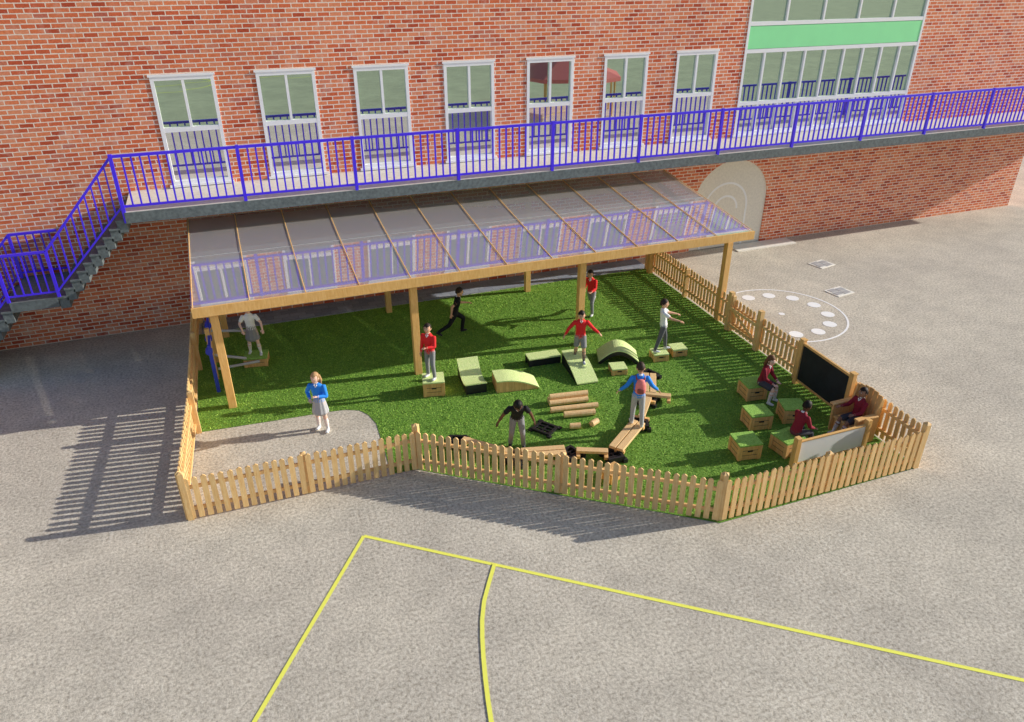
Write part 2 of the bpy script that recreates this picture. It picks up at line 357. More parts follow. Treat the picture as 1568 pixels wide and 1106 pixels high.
# ------------------------------------------------------------ canopy
can=empty('timber_canopy'); YF,YB=13.72,17.83; ZF,ZB=2.36,2.84
XA,XB=-1.10,11.29
b=MB(); NB=12
for i in range(NB):
    f0=XA+(XB-XA)*i/NB; f1=XA+(XB-XA)*(i+1)/NB
    for y0,y1 in ((YF,15.8),(15.8,YB)):
        z0=ZF+(ZB-ZF)*(y0-YF)/(YB-YF)+random.uniform(-.004,.004); z1=ZF+(ZB-ZF)*(y1-YF)/(YB-YF)
        b.add([(f0+.004,y0+.003,z0),(f1-.004,y0+.003,z0+random.uniform(-.003,.003)),(f1-.004,y1,z1),(f0+.004,y1,z1)],[(0,1,2,3)],'poly')
b.obj('roof_sheet',can)
b=MB()
for i in range(NB+1):
    f0=XA+(XB-XA)*i/NB
    if i==0: f0+=.03
    if i==NB: f0-=.03
    b.beam((f0,YF+.02,ZF-.075),(f0,YB,ZB-.075),.045,.09,'beam'); b.beam((f0,YF,ZF+.014),(f0,YB,ZB+.014),.02,.012,'beam')
b.beam((XA,15.8,2.60+.012),(XB,15.8,2.60+.012),.02,.01,'grey')
b.beam((XA,YF-.025,ZF-.09),(XB,YF-.025,ZF-.09),.045,.20,'beam')
b.bbox((-.95,13.96,2.05),(11.05,14.08,2.26),'beam'); b.bbox((-.9,17.36,2.5),(11.0,17.48,2.68),'beam')
for X in (-.75,3.12,6.99,10.86): b.bbox((X-.075,13.945,0),(X+.075,14.095,2.05),'beam')
for X in (-.75,3.22,7.05,10.86): b.bbox((X-.07,17.35,0),(X+.07,17.49,2.5),'beam')
for X in (-.75,10.86): b.beam((X,14.09,2.16),(X,17.36,2.58),.07,.14,'beam')
b.obj('timber_frame',can,bevel=.006)

# ------------------------------------------------------------ fences
def fence(pts,h=.82,side=1):
    b=MB()
    for (p,q) in zip(pts[:-1],pts[1:]):
        p=Vector(p);q=Vector(q); d=q-p; L=d.length; d.normalize(); nn=Vector((-d.y,d.x))*side; an=math.atan2(d.y,d.x)
        n=max(1,round(L/.137))
        for i in range(n):
            c=p+d*(L*(i+.5)/n)+nn*.035; jit=random.uniform(-.010,.010); w=.044; hh=h+jit; th=.011
            pr=[(-w,.03),(w,.03),(w,hh-.035),(w*.55,hh-.01),(0,hh),(-w*.55,hh-.01),(-w,hh-.035)]
            M4=Matrix.Translation((c.x,c.y,0))@Matrix.Rotation(an,4,'Z')@Matrix.Rotation(random.uniform(-.015,.015),4,'Y')
            b.prism(pr,-th,th,'fence',M4=M4)
        for z in (.2,.62): b.beam((p.x+nn.x*.005,p.y+nn.y*.005,z),(q.x+nn.x*.005,q.y+nn.y*.005,z),.036,.06,'fence')
        m=max(1,round(L/2.1))
        for i in range(m+1):
            if i==m and q!=Vector(pts[-1]): continue
            c=p+d*(L*i/m)-nn*.03; hp=.91 if i in (0,m) else .80
            b.box((c.x,c.y,hp/2),(.09,.09,hp),'fence',an)
            q4=[Matrix.Rotation(an,2)@Vector(v) for v in((-.045,-.045),(.045,-.045),(.045,.045),(-.045,.045))]
            b.add([(c.x+v.x,c.y+v.y,hp) for v in q4]+[(c.x,c.y,hp+.03)],[(0,1,4),(1,2,4),(2,3,4),(3,0,4)],'fence')
    return b.obj('picket_fence')
fence([(-1.57,10.64),(2.24,10.64)],side=-1)
fence([(2.24,10.64),(6.44,7.56)],side=-1)
fence([(6.44,7.56),(10.57,7.53)],side=-1)
fence([(10.57,7.53),(10.70,10.9)],side=-1)
fence([(10.70,10.9),(10.79,13.4),(10.95,17.7)],side=-1)
fence([(-1.57,10.64),(-1.43,13.26),(-1.38,15.89),(-1.34,18.45)],side=1)
b=MB(); b.box((10.70,12.3,.5),(.11,.11,1.0),'fence'); b.box((10.73,13.45,.5),(.11,.11,1.0),'fence'); b.beam((10.69,12.35,.2),(10.72,13.4,.62),.03,.07,'fence'); b.beam((10.66,12.3,.62),(10.69,13.4,.62),.03,.07,'fence'); b.beam((10.66,12.3,.2),(10.69,13.4,.2),.03,.07,'fence'); b.obj('fence_gate')

# ------------------------------------------------------------ play equipment
def T(x,y,rot,z=0.012): return Matrix.Translation((x,y,z))@Matrix.Rotation(R(rot),4,'Z')
def block(name,x,y,rot,sx,sy,h,side='playwood',top='lturf'):
    b=MB(); M4=T(x,y,rot)
    def bx(c,d,k):
        v0=len(b.v); b.box(c,d,k); b.v[v0:]=[tuple(M4@Vector(v)) for v in b.v[v0:]]
    bx((0,0,(h-.03)/2),(sx-.03,sy-.03,h-.03),side)
    for sg in(-1,1):
        for sq in (-1,1): bx((sg*(sx/2-.03),sq*(sy/2-.03),(h-.04)/2+.002),(.065,.065,h-.04),side)
    bx((0,0,h-.015),(sx+.01,sy+.01,.03),top)
    for z in np.arange(.1,h-.06,.1):
        for sg in (-1,1): bx((0,sg*(sy/2-.014),z),(sx-.14,.006,.008),'black'); bx((sg*(sx/2-.014),0,z),(.006,sy-.14,.008),'black')
    bx((0,-(sy/2-.012),h*.55),(.10,.008,.03),'black')
    return b.obj(name,bevel=.008)
def shaped(name,x,y,rot,prof_top,W,side,top='lturf',under=None):
    b=MB(); M4=T(x,y,rot); n=len(prof_top)
    bot=[(px,0) for px,_ in prof_top] if under is None else under
    inner=[(px,max(z-.028,.001)) for px,z in prof_top]
    for i in range(n-1):
        vs=[]
        for yy in(-W/2+.012,W/2-.012):
            vs+=[(inner[i][0],yy,inner[i][1]),(inner[i+1][0],yy,inner[i+1][1]),(bot[i+1][0],yy,bot[i+1][1]),(bot[i][0],yy,bot[i][1])]
        b.add([M4@Vector(v) for v in vs],[(0,1,2,3),(4,7,6,5),(3,2,6,7)],side)
        vs=[]
        for yy in(-W/2,W/2):
            vs+=[(prof_top[i][0],yy,prof_top[i][1]),(prof_top[i+1][0],yy,prof_top[i+1][1]),(inner[i+1][0],yy,inner[i+1][1]),(inner[i][0],yy,inner[i][1])]
        b.add([M4@Vector(v) for v in vs],[(0,1,2,3),(4,7,6,5),(0,4,5,1),(3,2,6,7)],top)
    for i in(0,n-1):
        vs=[(inner[i][0],-W/2+.012,inner[i][1]),(inner[i][0],W/2-.012,inner[i][1]),(bot[i][0],W/2-.012,bot[i][1]),(bot[i][0],-W/2+.012,bot[i][1])]
        b.add([M4@Vector(v) for v in vs],[(0,1,2,3)],side)
        vs=[(prof_top[i][0],-W/2,prof_top[i][1]),(prof_top[i][0],W/2,prof_top[i][1]),(inner[i][0],W/2,inner[i][1]),(inner[i][0],-W/2,inner[i][1])]
        b.add([M4@Vector(v) for v in vs],[(0,1,2,3)],top)
    return b.obj(name)
block('stepping_block',3.22,13.12,-12,.44,.42,.34)
L=.85; pr=[-L/2+L*i/14 for i in range(15)]
shaped('curved_balance_block',4.07,13.15,85,[(px,.16+.26*((px/L+.5-.35)/.65)**2 if px/L+.5>.35 else .16+.08*((.35-px/L-.5)/.35)**2) for px in pr],.46,'black')
L=.92; shaped('curved_wedge_block',4.92,12.76,-8,[(-L/2+L*i/14,.04+.24*math.cos(max(0,(i/14-.15)/.85)*math.pi/2)**.9 if i<14 else .03) for i in range(15)],.5,'playwood')
block('balance_beam_block',5.86,13.5,-4,.74,.30,.20,'black')
L=1.05; shaped('ramp_block',6.42,12.78,-95,[(-L/2+L*i/14,.31-.27*(i/14)**1.6) for i in range(15)],.48,'black')
L=.9; up=[(-L/2+L*i/18,.08+.27*math.sin(math.pi*i/18)) for i in range(19)]; un=[(px*.98,max(0,.27*math.sin(math.pi*i/18)-.05)) for i,(px,_) in enumerate(up)]
shaped('arched_bridge_block',7.50,13.05,-22,up,.55,'black',under=un)
block('stepping_block',7.22,12.50,-12,.34,.32,.16)
block('stepping_block',8.38,12.72,-10,.34,.32,.19)
block('stepping_block',8.90,12.78,-8,.34,.32,.19)
for (x,y,r_) in ((9.34,10.62,-8),(8.74,9.68,-10),(7.94,8.95,-10),(9.52,9.62,-20),(8.72,8.76,5)):
    block('stool_block',x,y,r_,.44,.42,.33,'playwood','mturf')
def log(x0,y0,x1,y1,r,z,b):
    p=Vector((x0,y0,z));q=Vector((x1,y1,z)); b.cyl(p,q,r,'logwood',12)
b=MB(); log(5.28,11.86,6.1,11.74,.065,.075,b); log(5.26,11.74,6.06,11.62,.065,.075,b); log(5.29,11.80,6.08,11.68,.06,.18,b); b.obj('log_stack')
b=MB(); log(5.18,11.50,6.15,11.34,.06,.07,b); b.obj('log')
b=MB(); log(5.36,11.24,5.98,11.12,.065,.075,b); b.obj('log')
b=MB(); log(5.30,10.83,5.50,10.78,.06,.07,b); b.obj('log')
b=MB(); log(5.72,10.75,5.88,10.82,.06,.07,b); b.obj('log')
def connector(x,y,rot,z=.0,sx=.32,sy=.32,h=.12):
    b=MB(); M4=T(x,y,rot,z+.012)
    def bx(c,d):
        v0=len(b.v); b.box(c,d,'black'); b.v[v0:]=[tuple(M4@Vector(v)) for v in b.v[v0:]]
    for sg in(-1,1):
        bx((sg*sx*.42,0,h/2),(.05,sy,h)); bx((0,sg*sy*.42,h/2),(sx-.05,.05,h-.004))
        bx((sg*sx*.14,0,h*.45),(.03,sy*.8,h*.6))
        for sq in(-1,1): bx((sg*sx*.5,sq*sy*.5,h*.3),(.08,.08,h*.6))
    bx((0,0,h*.45),(sx*.85,.035,h*.5))
    return b.obj('beam_connector')
def plank(p,q,z=.17,w=.13,two=True):
    b=MB(); P0=Vector(p);Q0=Vector(q); d=(Q0-P0).normalized(); nn=Vector((-d.y,d.x))
    offs=(-.075,.075) if two else (0,)
    for o_ in offs: b.beam((P0.x+nn.x*o_,P0.y+nn.y*o_,z),(Q0.x+nn.x*o_,Q0.y+nn.y*o_,z),w,.055,'logwood')
    for tt in(.06,.94):
        c=P0+(Q0-P0)*tt; b.beam((c.x-nn.x*.15,c.y-nn.y*.15,z-.06),(c.x+nn.x*.15,c.y+nn.y*.15,z-.06),.07,.06,'playwood')
    b.obj('balance_plank',bevel=.006)
connector(4.84,10.98,35,sx=.36,sy=.42,h=.05)
K=[(7.72,12.02),(7.22,11.15),(6.60,10.42),(5.62,9.66),(4.92,9.98),(3.95,10.22),(3.12,11.08)]
for i,(x,y) in enumerate(K): connector(x,y,20+i*23)
for i in range(len(K)-1):
    p=Vector(K[i]);q=Vector(K[i+1]); d=(q-p).normalized()*.10; plank(p+d,q-d,two=(i%2==0 or i==2))
plank((7.12,11.30),(7.62,10.98),z=.16,two=False)
block('wooden_crate',5.35,9.16,20,.34,.26,.2,'playwood','playwood')
b=MB()
b.box((10.46,9.22,.52),(.10,.10,1.04),'beam'); b.box((10.54,10.72,.52),(.10,.10,1.04),'beam')
an=math.atan2(1.5,.08)
b.box((10.50,9.97,.54),(1.40,.03,.80),'slatebd',an); b.box((10.50,9.97,.965),(1.40,.05,.05),'beam',an); b.box((10.50,9.97,.115),(1.40,.05,.05),'beam',an)
for y in (9.22,10.72): b.box((10.46+.08*(y-9.22)/1.5,y,1.05),(.12,.12,.03),'beam')
b.obj('chalkboard',bevel=.006)
b=MB()
b.box((8.50,8.30,.32),(.10,.10,.64),'beam'); b.box((10.08,8.32,.32),(.10,.10,.64),'beam')
b.bbox((8.552,8.295,.08),(10.028,8.325,.52),'whitebd'); b.bbox((8.552,8.285,.522),(10.028,8.335,.55),'beam'); b.bbox((8.552,8.285,.045),(10.028,8.335,.078),'beam')
b.obj('whiteboard',bevel=.006)
b=MB(); cx0,cy0=10.22,8.74
b.bbox((cx0-.26,cy0-.27,.30),(cx0+.24,cy0+.27,.35),'playwood'); b.bbox((cx0-.24,cy0-.24,.0),(cx0-.18,cy0+.24,.30),'playwood')
for sg in(-1,1):
    pr=[(-.28,0),(.24,0),(.27,.90),(.20,.95),(.13,.60),(-.10,.55),(-.30,.57),(-.30,.46)]
    b.prism([(px+cx0,pz) for px,pz in pr],cy0+sg*.29-.02,cy0+sg*.29+.02,'playwood')
    b.box((cx0-.08,cy0+sg*.31,.59),(.48,.11,.035),'playwood')
for i in range(5):
    yy=cy0-.22+.11*i; b.beam((cx0+.19,yy,.35),(cx0+.25,yy,.94+.05*math.cos((i-2)*.7)),.10,.03,'playwood')
b.beam((cx0+.24,cy0-.29,.83),(cx0+.24,cy0+.29,.83),.03,.07,'playwood')
b.obj('storytelling_chair',bevel=.008)
b=MB()
b.box((-1.0,14.75,.55),(.07,.07,1.1),'bluepl'); b.box((-1.02,15.35,.6),(.09,.09,1.2),'beam'); b.box((-.98,16.15,.6),(.09,.09,1.2),'beam')
b.cyl((-1.0,15.4,.55),(-.35,15.25,.42),.03,'grey'); b.cyl((-.98,16.1,.8),(-.25,16.0,.72),.03,'grey'); b.cyl((-1.0,14.78,1.0),(-1.0,16.2,1.1),.03,'bluepl'); b.cyl((-.95,15.3,.25),(-.1,15.45,.2),.03,'grey')
for y in (14.78,15.4,16.1): b.cyl((-1.02,y-.06,.95),(-1.02,y+.06,.95),.07,'bluepl',14)
b.obj('water_play_stand')
block('stepping_block',-.15,15.75,-10,.5,.40,.22,'playwood','mturf')
b=MB(); gx,gy=19.2,-4.8; n=8; gr=3.3
ring=[(gx+gr*math.cos(2*math.pi*i/n),gy+gr*math.sin(2*math.pi*i/n),2.15) for i in range(n)]
b.add(ring+[(gx,gy,3.3)],[(i,(i+1)%n,n) for i in range(n)],'red')
r3=[(x,y,1.95) for x,y,_ in ring]; b.add(ring+r3,[(i,(i+1)%n,(i+1)%n+n,i+n) for i in range(n)],'red')
for x,y,_ in ring: b.cyl((gx+(x-gx)*.9,gy+(y-gy)*.9,0),(gx+(x-gx)*.9,gy+(y-gy)*.9,2.2),.06,'beam')
b.obj('red_gazebo')

# ------------------------------------------------------------ people
SK={'pale':(.90,.58,.45),'tan':(.70,.40,.26),'dark':(.15,.07,.045),'brown':(.34,.18,.115)}
def cm(name,c,rough=.8):
    key='c_'+name
    if key not in M: M[key]=plain(name,c,rough,.12,25,.25,.25)
    return key
def sph(b,c,r,k,Rm=None,n=12,m=8,fn=None):
    vs=[];fs=[]
    for i in range(m+1):
        ph=math.pi*i/m
        for j in range(n):
            th=2*math.pi*j/n; d=Vector((math.sin(ph)*math.cos(th),math.sin(ph)*math.sin(th),math.cos(ph)))
            s_=fn(d) if fn else 1
            v=Vector((d.x*r[0],d.y*r[1],d.z*r[2]))*s_
            if Rm: v=Rm@v
            vs.append(v+Vector(c))
    for i in range(m):
        for j in range(n): fs.append((i*n+j,(i+1)*n+j,(i+1)*n+(j+1)%n,i*n+(j+1)%n))
    b.add(vs,fs,k)
def limb(b,pts,rad,k,side=Vector((1,0,0)),n=12,step=.022,pleat=0):
    P_=[];Q=[]
    pts=[Vector(p) for p in pts]; rad=[(r_,r_) if not isinstance(r_,tuple) else r_ for r_ in rad]
    for i in range(len(pts)-1):
        L=(pts[i+1]-pts[i]).length; m=max(1,int(L/step))
        for j in range(m):
            t_=j/m; P_.append(pts[i].lerp(pts[i+1],t_)); Q.append((rad[i][0]*(1-t_)+rad[i+1][0]*t_,rad[i][1]*(1-t_)+rad[i+1][1]*t_))
    P_.append(pts[-1]); Q.append(rad[-1])
    d0=(P_[1]-P_[0]).normalized(); d1=(P_[-1]-P_[-2]).normalized()
    capr=.6
    for ph in(35,65,85):
        P_.insert(0,pts[0]-d0*min(rad[0])*capr*math.sin(R(ph))); Q.insert(0,(rad[0][0]*math.cos(R(ph)),rad[0][1]*math.cos(R(ph))))
        P_.append(pts[-1]+d1*min(rad[-1])*capr*math.sin(R(ph))); Q.append((rad[-1][0]*math.cos(R(ph)),rad[-1][1]*math.cos(R(ph))))
    vs=[]
    for i,p in enumerate(P_):
        a=P_[max(0,i-1)]; c=P_[min(len(P_)-1,i+1)]; d=(c-a).normalized()
        s1=(side-d*side.dot(d)); 
        if s1.length<.15: s1=d.orthogonal()
        s1.normalize(); s2=d.cross(s1)
        for j in range(n):
            th=2*math.pi*j/n; pl=1+pleat*math.cos(th*10); vs.append(p+(s1*math.cos(th)*Q[i][0]+s2*math.sin(th)*Q[i][1])*pl)
    m=len(P_); fs=[(i*n+j,i*n+(j+1)%n,(i+1)*n+(j+1)%n,(i+1)*n+j) for i in range(m-1) for j in range(n)]
    fs+=[tuple(range(n))[::-1],tuple(range((m-1)*n,m*n))]
    b.add(vs,fs,k)
def dirv(swing,abd,s): 
    a=R(swing); c=R(abd); return Vector((s*math.sin(c),math.sin(a)*math.cos(c),-math.cos(a)*math.cos(c)))

def person(name,x,y,z,ang,h,pose,top,bottom,skin='pale',hair=(.06,.035,.02),style='short',legs='trousers',sleeve='long',shoe=(.03,.03,.035),sock=None,collar=(.9,.9,.9),pack=None):
    b=MB(); det=MB(); SKm=cm('skin_'+skin,SK[skin],.55); TP=cm(name+'_top',top); BT=cm(name+'_bottom',bottom); SH=cm(name+'_shoe',shoe,.4); HR=cm(name+'_hair',hair,.6); CO=cm(name+'_collar',collar)
    SO=cm(name+'_sock',sock) if sock else None
    seated=pose.get('seated',False)
    lean=pose.get('lean',3); tiltx=pose.get('roll',0)
    Rt=Matrix.Rotation(R(-lean),3,'X')@Matrix.Rotation(R(tiltx),3,'Y')
    pel=Vector((0,0,0)); 
    def tp(v): return pel+Rt@(Vector(v)*h)
    side=Vector((1,0,0))
    limb(b,[tp((0,0,-.02)),tp((0,0,.05)),tp((0,.0,.11)),tp((0,.006,.20)),tp((0,0,.265)),tp((0,-.004,.30))],[(h*.083,h*.062),(h*.081,h*.060),(h*.078,h*.056),(h*.090,h*.060),(h*.098,h*.052),(h*.055,h*.042)],TP,side,16)
    limb(b,[tp((0,0,-.03)),tp((0,0,.02))],[(h*.082,h*.063),(h*.080,h*.061)],BT,side,16)
    hy=pose.get('head',(0,0)); Rh=Rt@Matrix.Rotation(R(hy[0]),3,'Z')@Matrix.Rotation(R(hy[1]+lean*.6),3,'X')
    limb(b,[tp((0,-.004,.29)),tp((0,.004,.345))],[h*.030,h*.028],SKm,side,12)
    hc=tp((0,.004,.335))+Rh@(Vector((0,.012,.065))*h)
    hr=(h*.057,h*.066,h*.080)
    def headfn(d):
        s_=1.0
        if d.z<0: s_*=1-.16*(-d.z)**1.2*(1 if d.y<.2 else .6)
        return s_
    sph(b,hc,hr,SKm,Rh,20,14,headfn)
    sph(b,hc+Rh@(Vector((0,.030,-.052))*h),(h*.028,h*.026,h*.022),SKm,Rh,10,7)
    limb(b,[hc+Rh@(Vector((0,.060,.004))*h),hc+Rh@(Vector((0,.070,-.018))*h)],[h*.007,h*.011],SKm,side,8,.01)
    for s_ in(-1,1): sph(b,hc+Rh@(Vector((s_*.058,-.004,-.004))*h),(h*.009,h*.013,h*.019),SKm,Rh,8,6)
    W_=cm('eye_white',(.85,.85,.83),.3); Dk=cm('eye_dark',(.02,.015,.012),.3); Lp=cm('lips_'+skin,tuple(c*f for c,f in zip(SK[skin],(.85,.5,.5))),.5)
    for s_ in(-1,1):
        sph(det,hc+Rh@(Vector((s_*.022,.0595,.006))*h),(h*.010,h*.005,h*.0065),W_,Rh,8,6)
        sph(det,hc+Rh@(Vector((s_*.022,.0635,.006))*h),(h*.005,h*.003,h*.0055),Dk,Rh,8,6)
        sph(det,hc+Rh@(Vector((s_*.022,.061,.021))*h),(h*.013,h*.004,h*.003),HR,Rh,8,5)
    sph(det,hc+Rh@(Vector((0,.0605,-.037))*h),(h*.014,h*.005,h*.0045),Lp,Rh,8,5)
    def hairfn(d):
        face=(d.y>.25 and d.z<.42+.1*math.sin(d.x*6)) ; low=d.z<(-.35 if style=='short' else -.6)
        ear=(abs(d.x)>.75 and d.z<.0 and style=='short')
        if face or low or ear: return .90
        return 1.09+.025*math.sin(d.x*21+d.z*13)*math.cos(d.y*17)
    sph(det,hc+Rh@Vector((0,-h*.003,h*.003)),hr,HR,Rh,36,24,hairfn)
    if style=='long':
        for xs_,wd in((-.045,.022),(-.02,.028),(.02,.028),(.045,.022)):
            limb(det,[hc+Rh@(Vector((xs_,-.030,.03))*h),hc+Rh@(Vector((xs_*1.15,-.056,-.05))*h),hc+Rh@(Vector((xs_*1.1,-.052,-.125))*h)],[h*.025,h*wd,h*.010],HR,side,10)
    if style=='pony':
        limb(det,[hc+Rh@(Vector((0,-.065,.03))*h),hc+Rh@(Vector((0,-.10,-.01))*h),hc+Rh@(Vector((0,-.095,-.09))*h)],[h*.018,h*.026,h*.008],HR,side,10)
    limb(det,[tp((0,-.002,.296)),tp((0,.004,.315))],[(h*.046,h*.044),(h*.034,h*.034)],CO,side,14,.01)
    limb(det,[tp((-.018,.043,.298)),tp((0,.054,.262))],[h*.010,h*.004],CO,side,6); limb(det,[tp((.018,.043,.298)),tp((0,.054,.262))],[h*.010,h*.004],CO,side,6)
    for s_,key in((-1,'la'),(1,'ra')):
        u_s,u_a,f_s,f_a=pose.get(key,(5,10,15,5))
        sh=tp((s_*.098,0,.262)); ud=Rt@dirv(u_s,u_a,s_); fd=Rt@dirv(f_s,f_a,s_)
        el=sh+ud*h*.155; wr=el+fd*h*.135
        if sleeve=='long':
            limb(b,[sh,sh.lerp(el,.5),el],[h*.037,h*.034,h*.030],TP,side,12); limb(b,[el,el.lerp(wr,.4),wr],[h*.030,h*.027,h*.021],TP,side,12)
        else:
            limb(b,[sh,sh.lerp(el,.62)],[h*.037,h*.036],TP,side,12); limb(b,[sh.lerp(el,.4),el],[h*.027,h*.024],SKm,side,12); limb(b,[el,el.lerp(wr,.35),wr],[h*.023,h*.022,h*.015],SKm,side,12)
        ps=fd.cross(Vector((0,0,1))); 
        if ps.length<.2: ps=Vector((0,1,0))
        if abs(fd.z)>.75: ps=Rt@Vector((0,1,0))
        ps=(ps-fd*ps.dot(fd)).normalized(); pn=fd.cross(ps).normalized()
        if pn.x*s_>0: pn=-pn
        limb(b,[wr-fd*h*.01,wr+fd*h*.012,wr+fd*h*.046],[h*.014,(h*.019,h*.011),(h*.023,h*.009)],SKm,ps,12,.01)
        for q,(off,ln) in enumerate(((-.0165,.026),(-.0055,.034),(.0055,.037),(.0165,.033))):
            r0=wr+fd*h*.048+ps*h*off; m1=r0+(fd+pn*.25).normalized()*h*ln*.55; m2=m1+(fd+pn*.9).normalized()*h*ln*.5
            limb(det,[r0-fd*h*.012,m1,m2],[h*.0058,h*.0054,h*.0045],SKm,side,7,.02)
        r0=wr+fd*h*.018+ps*h*.018; limb(det,[r0-ps*h*.006,r0+(ps+fd*.8).normalized()*h*.018,r0+(ps*.6+fd+pn*.3).normalized()*h*.034],[h*.0075,h*.0065,h*.005],SKm,side,7,.02)
    feet=[]
    for s_,key in((-1,'ll'),(1,'rl')):
        t_s,t_a,c_s=pose.get(key,(3,4,-2))
        hp=pel+Vector((s_*.045*h,0,-.01*h)); td=dirv(t_s,t_a,s_); cd=dirv(c_s,t_a*.6,s_)
        kn=hp+td*h*.225; an_=kn+cd*h*.225
        if legs=='trousers':
            limb(b,[hp,hp.lerp(kn,.5),kn],[h*.052,h*.046,h*.038],BT,side,14); limb(b,[kn,kn.lerp(an_,.4),an_],[h*.038,h*.034,h*.030],BT,side,14)
        else:
            limb(b,[hp,hp.lerp(kn,.5),kn],[h*.048,h*.041,h*.031],SKm,side,14); limb(b,[kn,kn.lerp(an_,.35),an_],[h*.030,h*.031,h*.018],SKm,side,14)
            if sock: limb(b,[kn.lerp(an_,.30),kn.lerp(an_,.45),an_],[h*.034,h*.034,h*.022],SO,side,14)
            if legs=='shorts' or (legs=='skirt' and seated):
                limb(b,[hp,hp.lerp(kn,.5),hp.lerp(kn,.86)],[h*.056,h*.053,h*.052],BT,side,14)
        pitch=pose.get('foot_'+('l' if s_<0 else 'r'),0)
        fw_=Vector((s_*.12,math.cos(R(pitch)),math.sin(R(pitch)))).normalized()
        upv=fw_.cross(Vector((1,0,0))).normalized(); 
        if upv.z<0: upv=-upv
        base=an_-upv*h*.026
        limb(b,[base-fw_*h*.018,base+fw_*h*.035,base+fw_*h*.085],[(h*.023,h*.024),(h*.026,h*.024),(h*.025,h*.014)],SH,Vector((1,0,0)),12,.012)
        limb(b,[an_+upv*h*.002,base],[h*.023,h*.023],SH if not sock else (SO),side,10,.012)
        feet.append((base-upv*h*.022).z)
    if legs=='skirt' and not seated:
        limb(b,[tp((0,0,.05)),pel+Vector((0,0,-.03*h)),pel+Vector((0,0,-.17*h))],[(h*.080,h*.062),(h*.098,h*.080),(h*.125,h*.105)],BT,side,60,pleat=.035)
    if top!=bottom: limb(b,[tp((0,0,.02)),tp((0,0,.035))],[(h*.086,h*.067),(h*.084,h*.064)],TP,side,16,.01)
    if pack:
        PK=cm(name+'_pack',pack,.6); PD=cm(name+'_pack_trim',tuple(c*.35 for c in pack),.6)
        limb(det,[tp((0,-.098,.075)),tp((0,-.104,.13)),tp((0,-.098,.20)),tp((0,-.088,.255))],[(h*.070,h*.038),(h*.076,h*.044),(h*.072,h*.042),(h*.05,h*.03)],PK,side,18)
        limb(det,[tp((0,-.145,.09)),tp((0,-.145,.145))],[(h*.05,h*.02),(h*.05,h*.02)],PD,side,14)
        for s_ in(-1,1): limb(det,[tp((s_*.055,-.06,.25)),tp((s_*.055,-.01,.298)),tp((s_*.055,.055,.25)),tp((s_*.062,.066,.17)),tp((s_*.075,.0,.08)),tp((s_*.055,-.06,.07))],[(h*.013,h*.006)]*6,PD,side,8)
    off=-(min(feet)) if not pose.get('seat') else pose['seat']+h*.062
    me=bpy.data.meshes.new(name); me.from_pydata(b.v,[],b.f); o=bpy.data.objects.new(name,me); COL.objects.link(o)
    rm=o.modifiers.new('r','REMESH'); rm.mode='VOXEL'; rm.voxel_size=.0085*h/1.3; rm.use_smooth_shade=True
    sm=o.modifiers.new('s','SMOOTH'); sm.factor=.5; sm.iterations=2
    dg=bpy.context.evaluated_depsgraph_get(); nm=bpy.data.meshes.new_from_object(o.evaluated_get(dg)); o.modifiers.clear()
    kd=kdtree.KDTree(len(b.v)); vm=[0]*len(b.v)
    for f,mi in zip(b.f,b.m):
        for a in f: vm[a]=mi
    for i,v in enumerate(b.v): kd.insert(v,i)
    kd.balance()
    mats=list(b.mats); 
    fm=[vm[kd.find(p.center)[1]] for p in nm.polygons]
    nv=[tuple(v.co) for v in nm.vertices]; nf=[tuple(p.vertices) for p in nm.polygons]
    o2=len(nv); nv+=det.v; nf+=[tuple(a+o2 for a in f) for f in det.f]
    for k in det.mats:
        if k not in mats: mats.append(k)
    fm+=[mats.index(det.mats[i]) for i in det.m]
    fin=bpy.data.meshes.new(name); fin.from_pydata(nv,[],nf)
    for k in mats: fin.materials.append(M[k])
    fin.polygons.foreach_set('material_index',fm); fin.polygons.foreach_set('use_smooth',[True]*len(nf)); fin.update()
    o.data=fin; o.location=(x,y,z+off); o.rotation_euler=(0,0,R(ang-90)); return o

RED=(.82,.03,.035); MAR=(.26,.018,.035); BLU=(.03,.27,.92); GRY=(.28,.28,.295); BLK=(.015,.015,.018); NAV=(.05,.055,.10); WHT=(.94,.94,.96)
Gz=.02
person('girl_in_blue_cardigan',.84,12.49,.0,-118,1.31,dict(lean=2,head=(-15,0),la=(15,14,115,-42),ra=(-15,30,55,-30),ll=(5,5,-4),rl=(-4,5,-8)),BLU,(.50,.50,.51),'pale',(.48,.29,.14),'long','skirt',sock=WHT,shoe=(.9,.9,.9))
person('girl_in_white_shirt',-.15,15.75,.23,-100,1.25,dict(lean=2,la=(25,35,50,10),ra=(10,30,40,-20),ll=(10,8,-8),rl=(-6,8,-14)),WHT,GRY,'pale',(.10,.05,.03),'pony','skirt',sleeve='short',sock=WHT,shoe=(.8,.8,.8))
person('boy_in_red_jumper',3.18,13.12,.35,-135,1.28,dict(lean=3,head=(10,5),la=(20,10,100,-35),ra=(5,8,20,2),ll=(10,5,-6),rl=(-3,5,-8)),RED,GRY,'tan',(.03,.02,.015),shoe=(.8,.8,.8))
person('boy_in_black_clothes',4.43,15.55,Gz,-5,1.34,dict(lean=14,la=(45,12,95,5),ra=(-45,15,5,5),ll=(50,5,-8),rl=(-30,4,-62),foot_r=-35),BLK,BLK,'tan',(.03,.02,.015),sleeve='short')
person('boy_in_black_shirt',4.12,10.62,Gz,-108,1.36,dict(lean=32,head=(0,-32),la=(10,30,20,20),ra=(20,36,25,28),ll=(18,7,-10),rl=(10,7,-18)),BLK,GRY,'dark',(.01,.008,.007),sleeve='short')
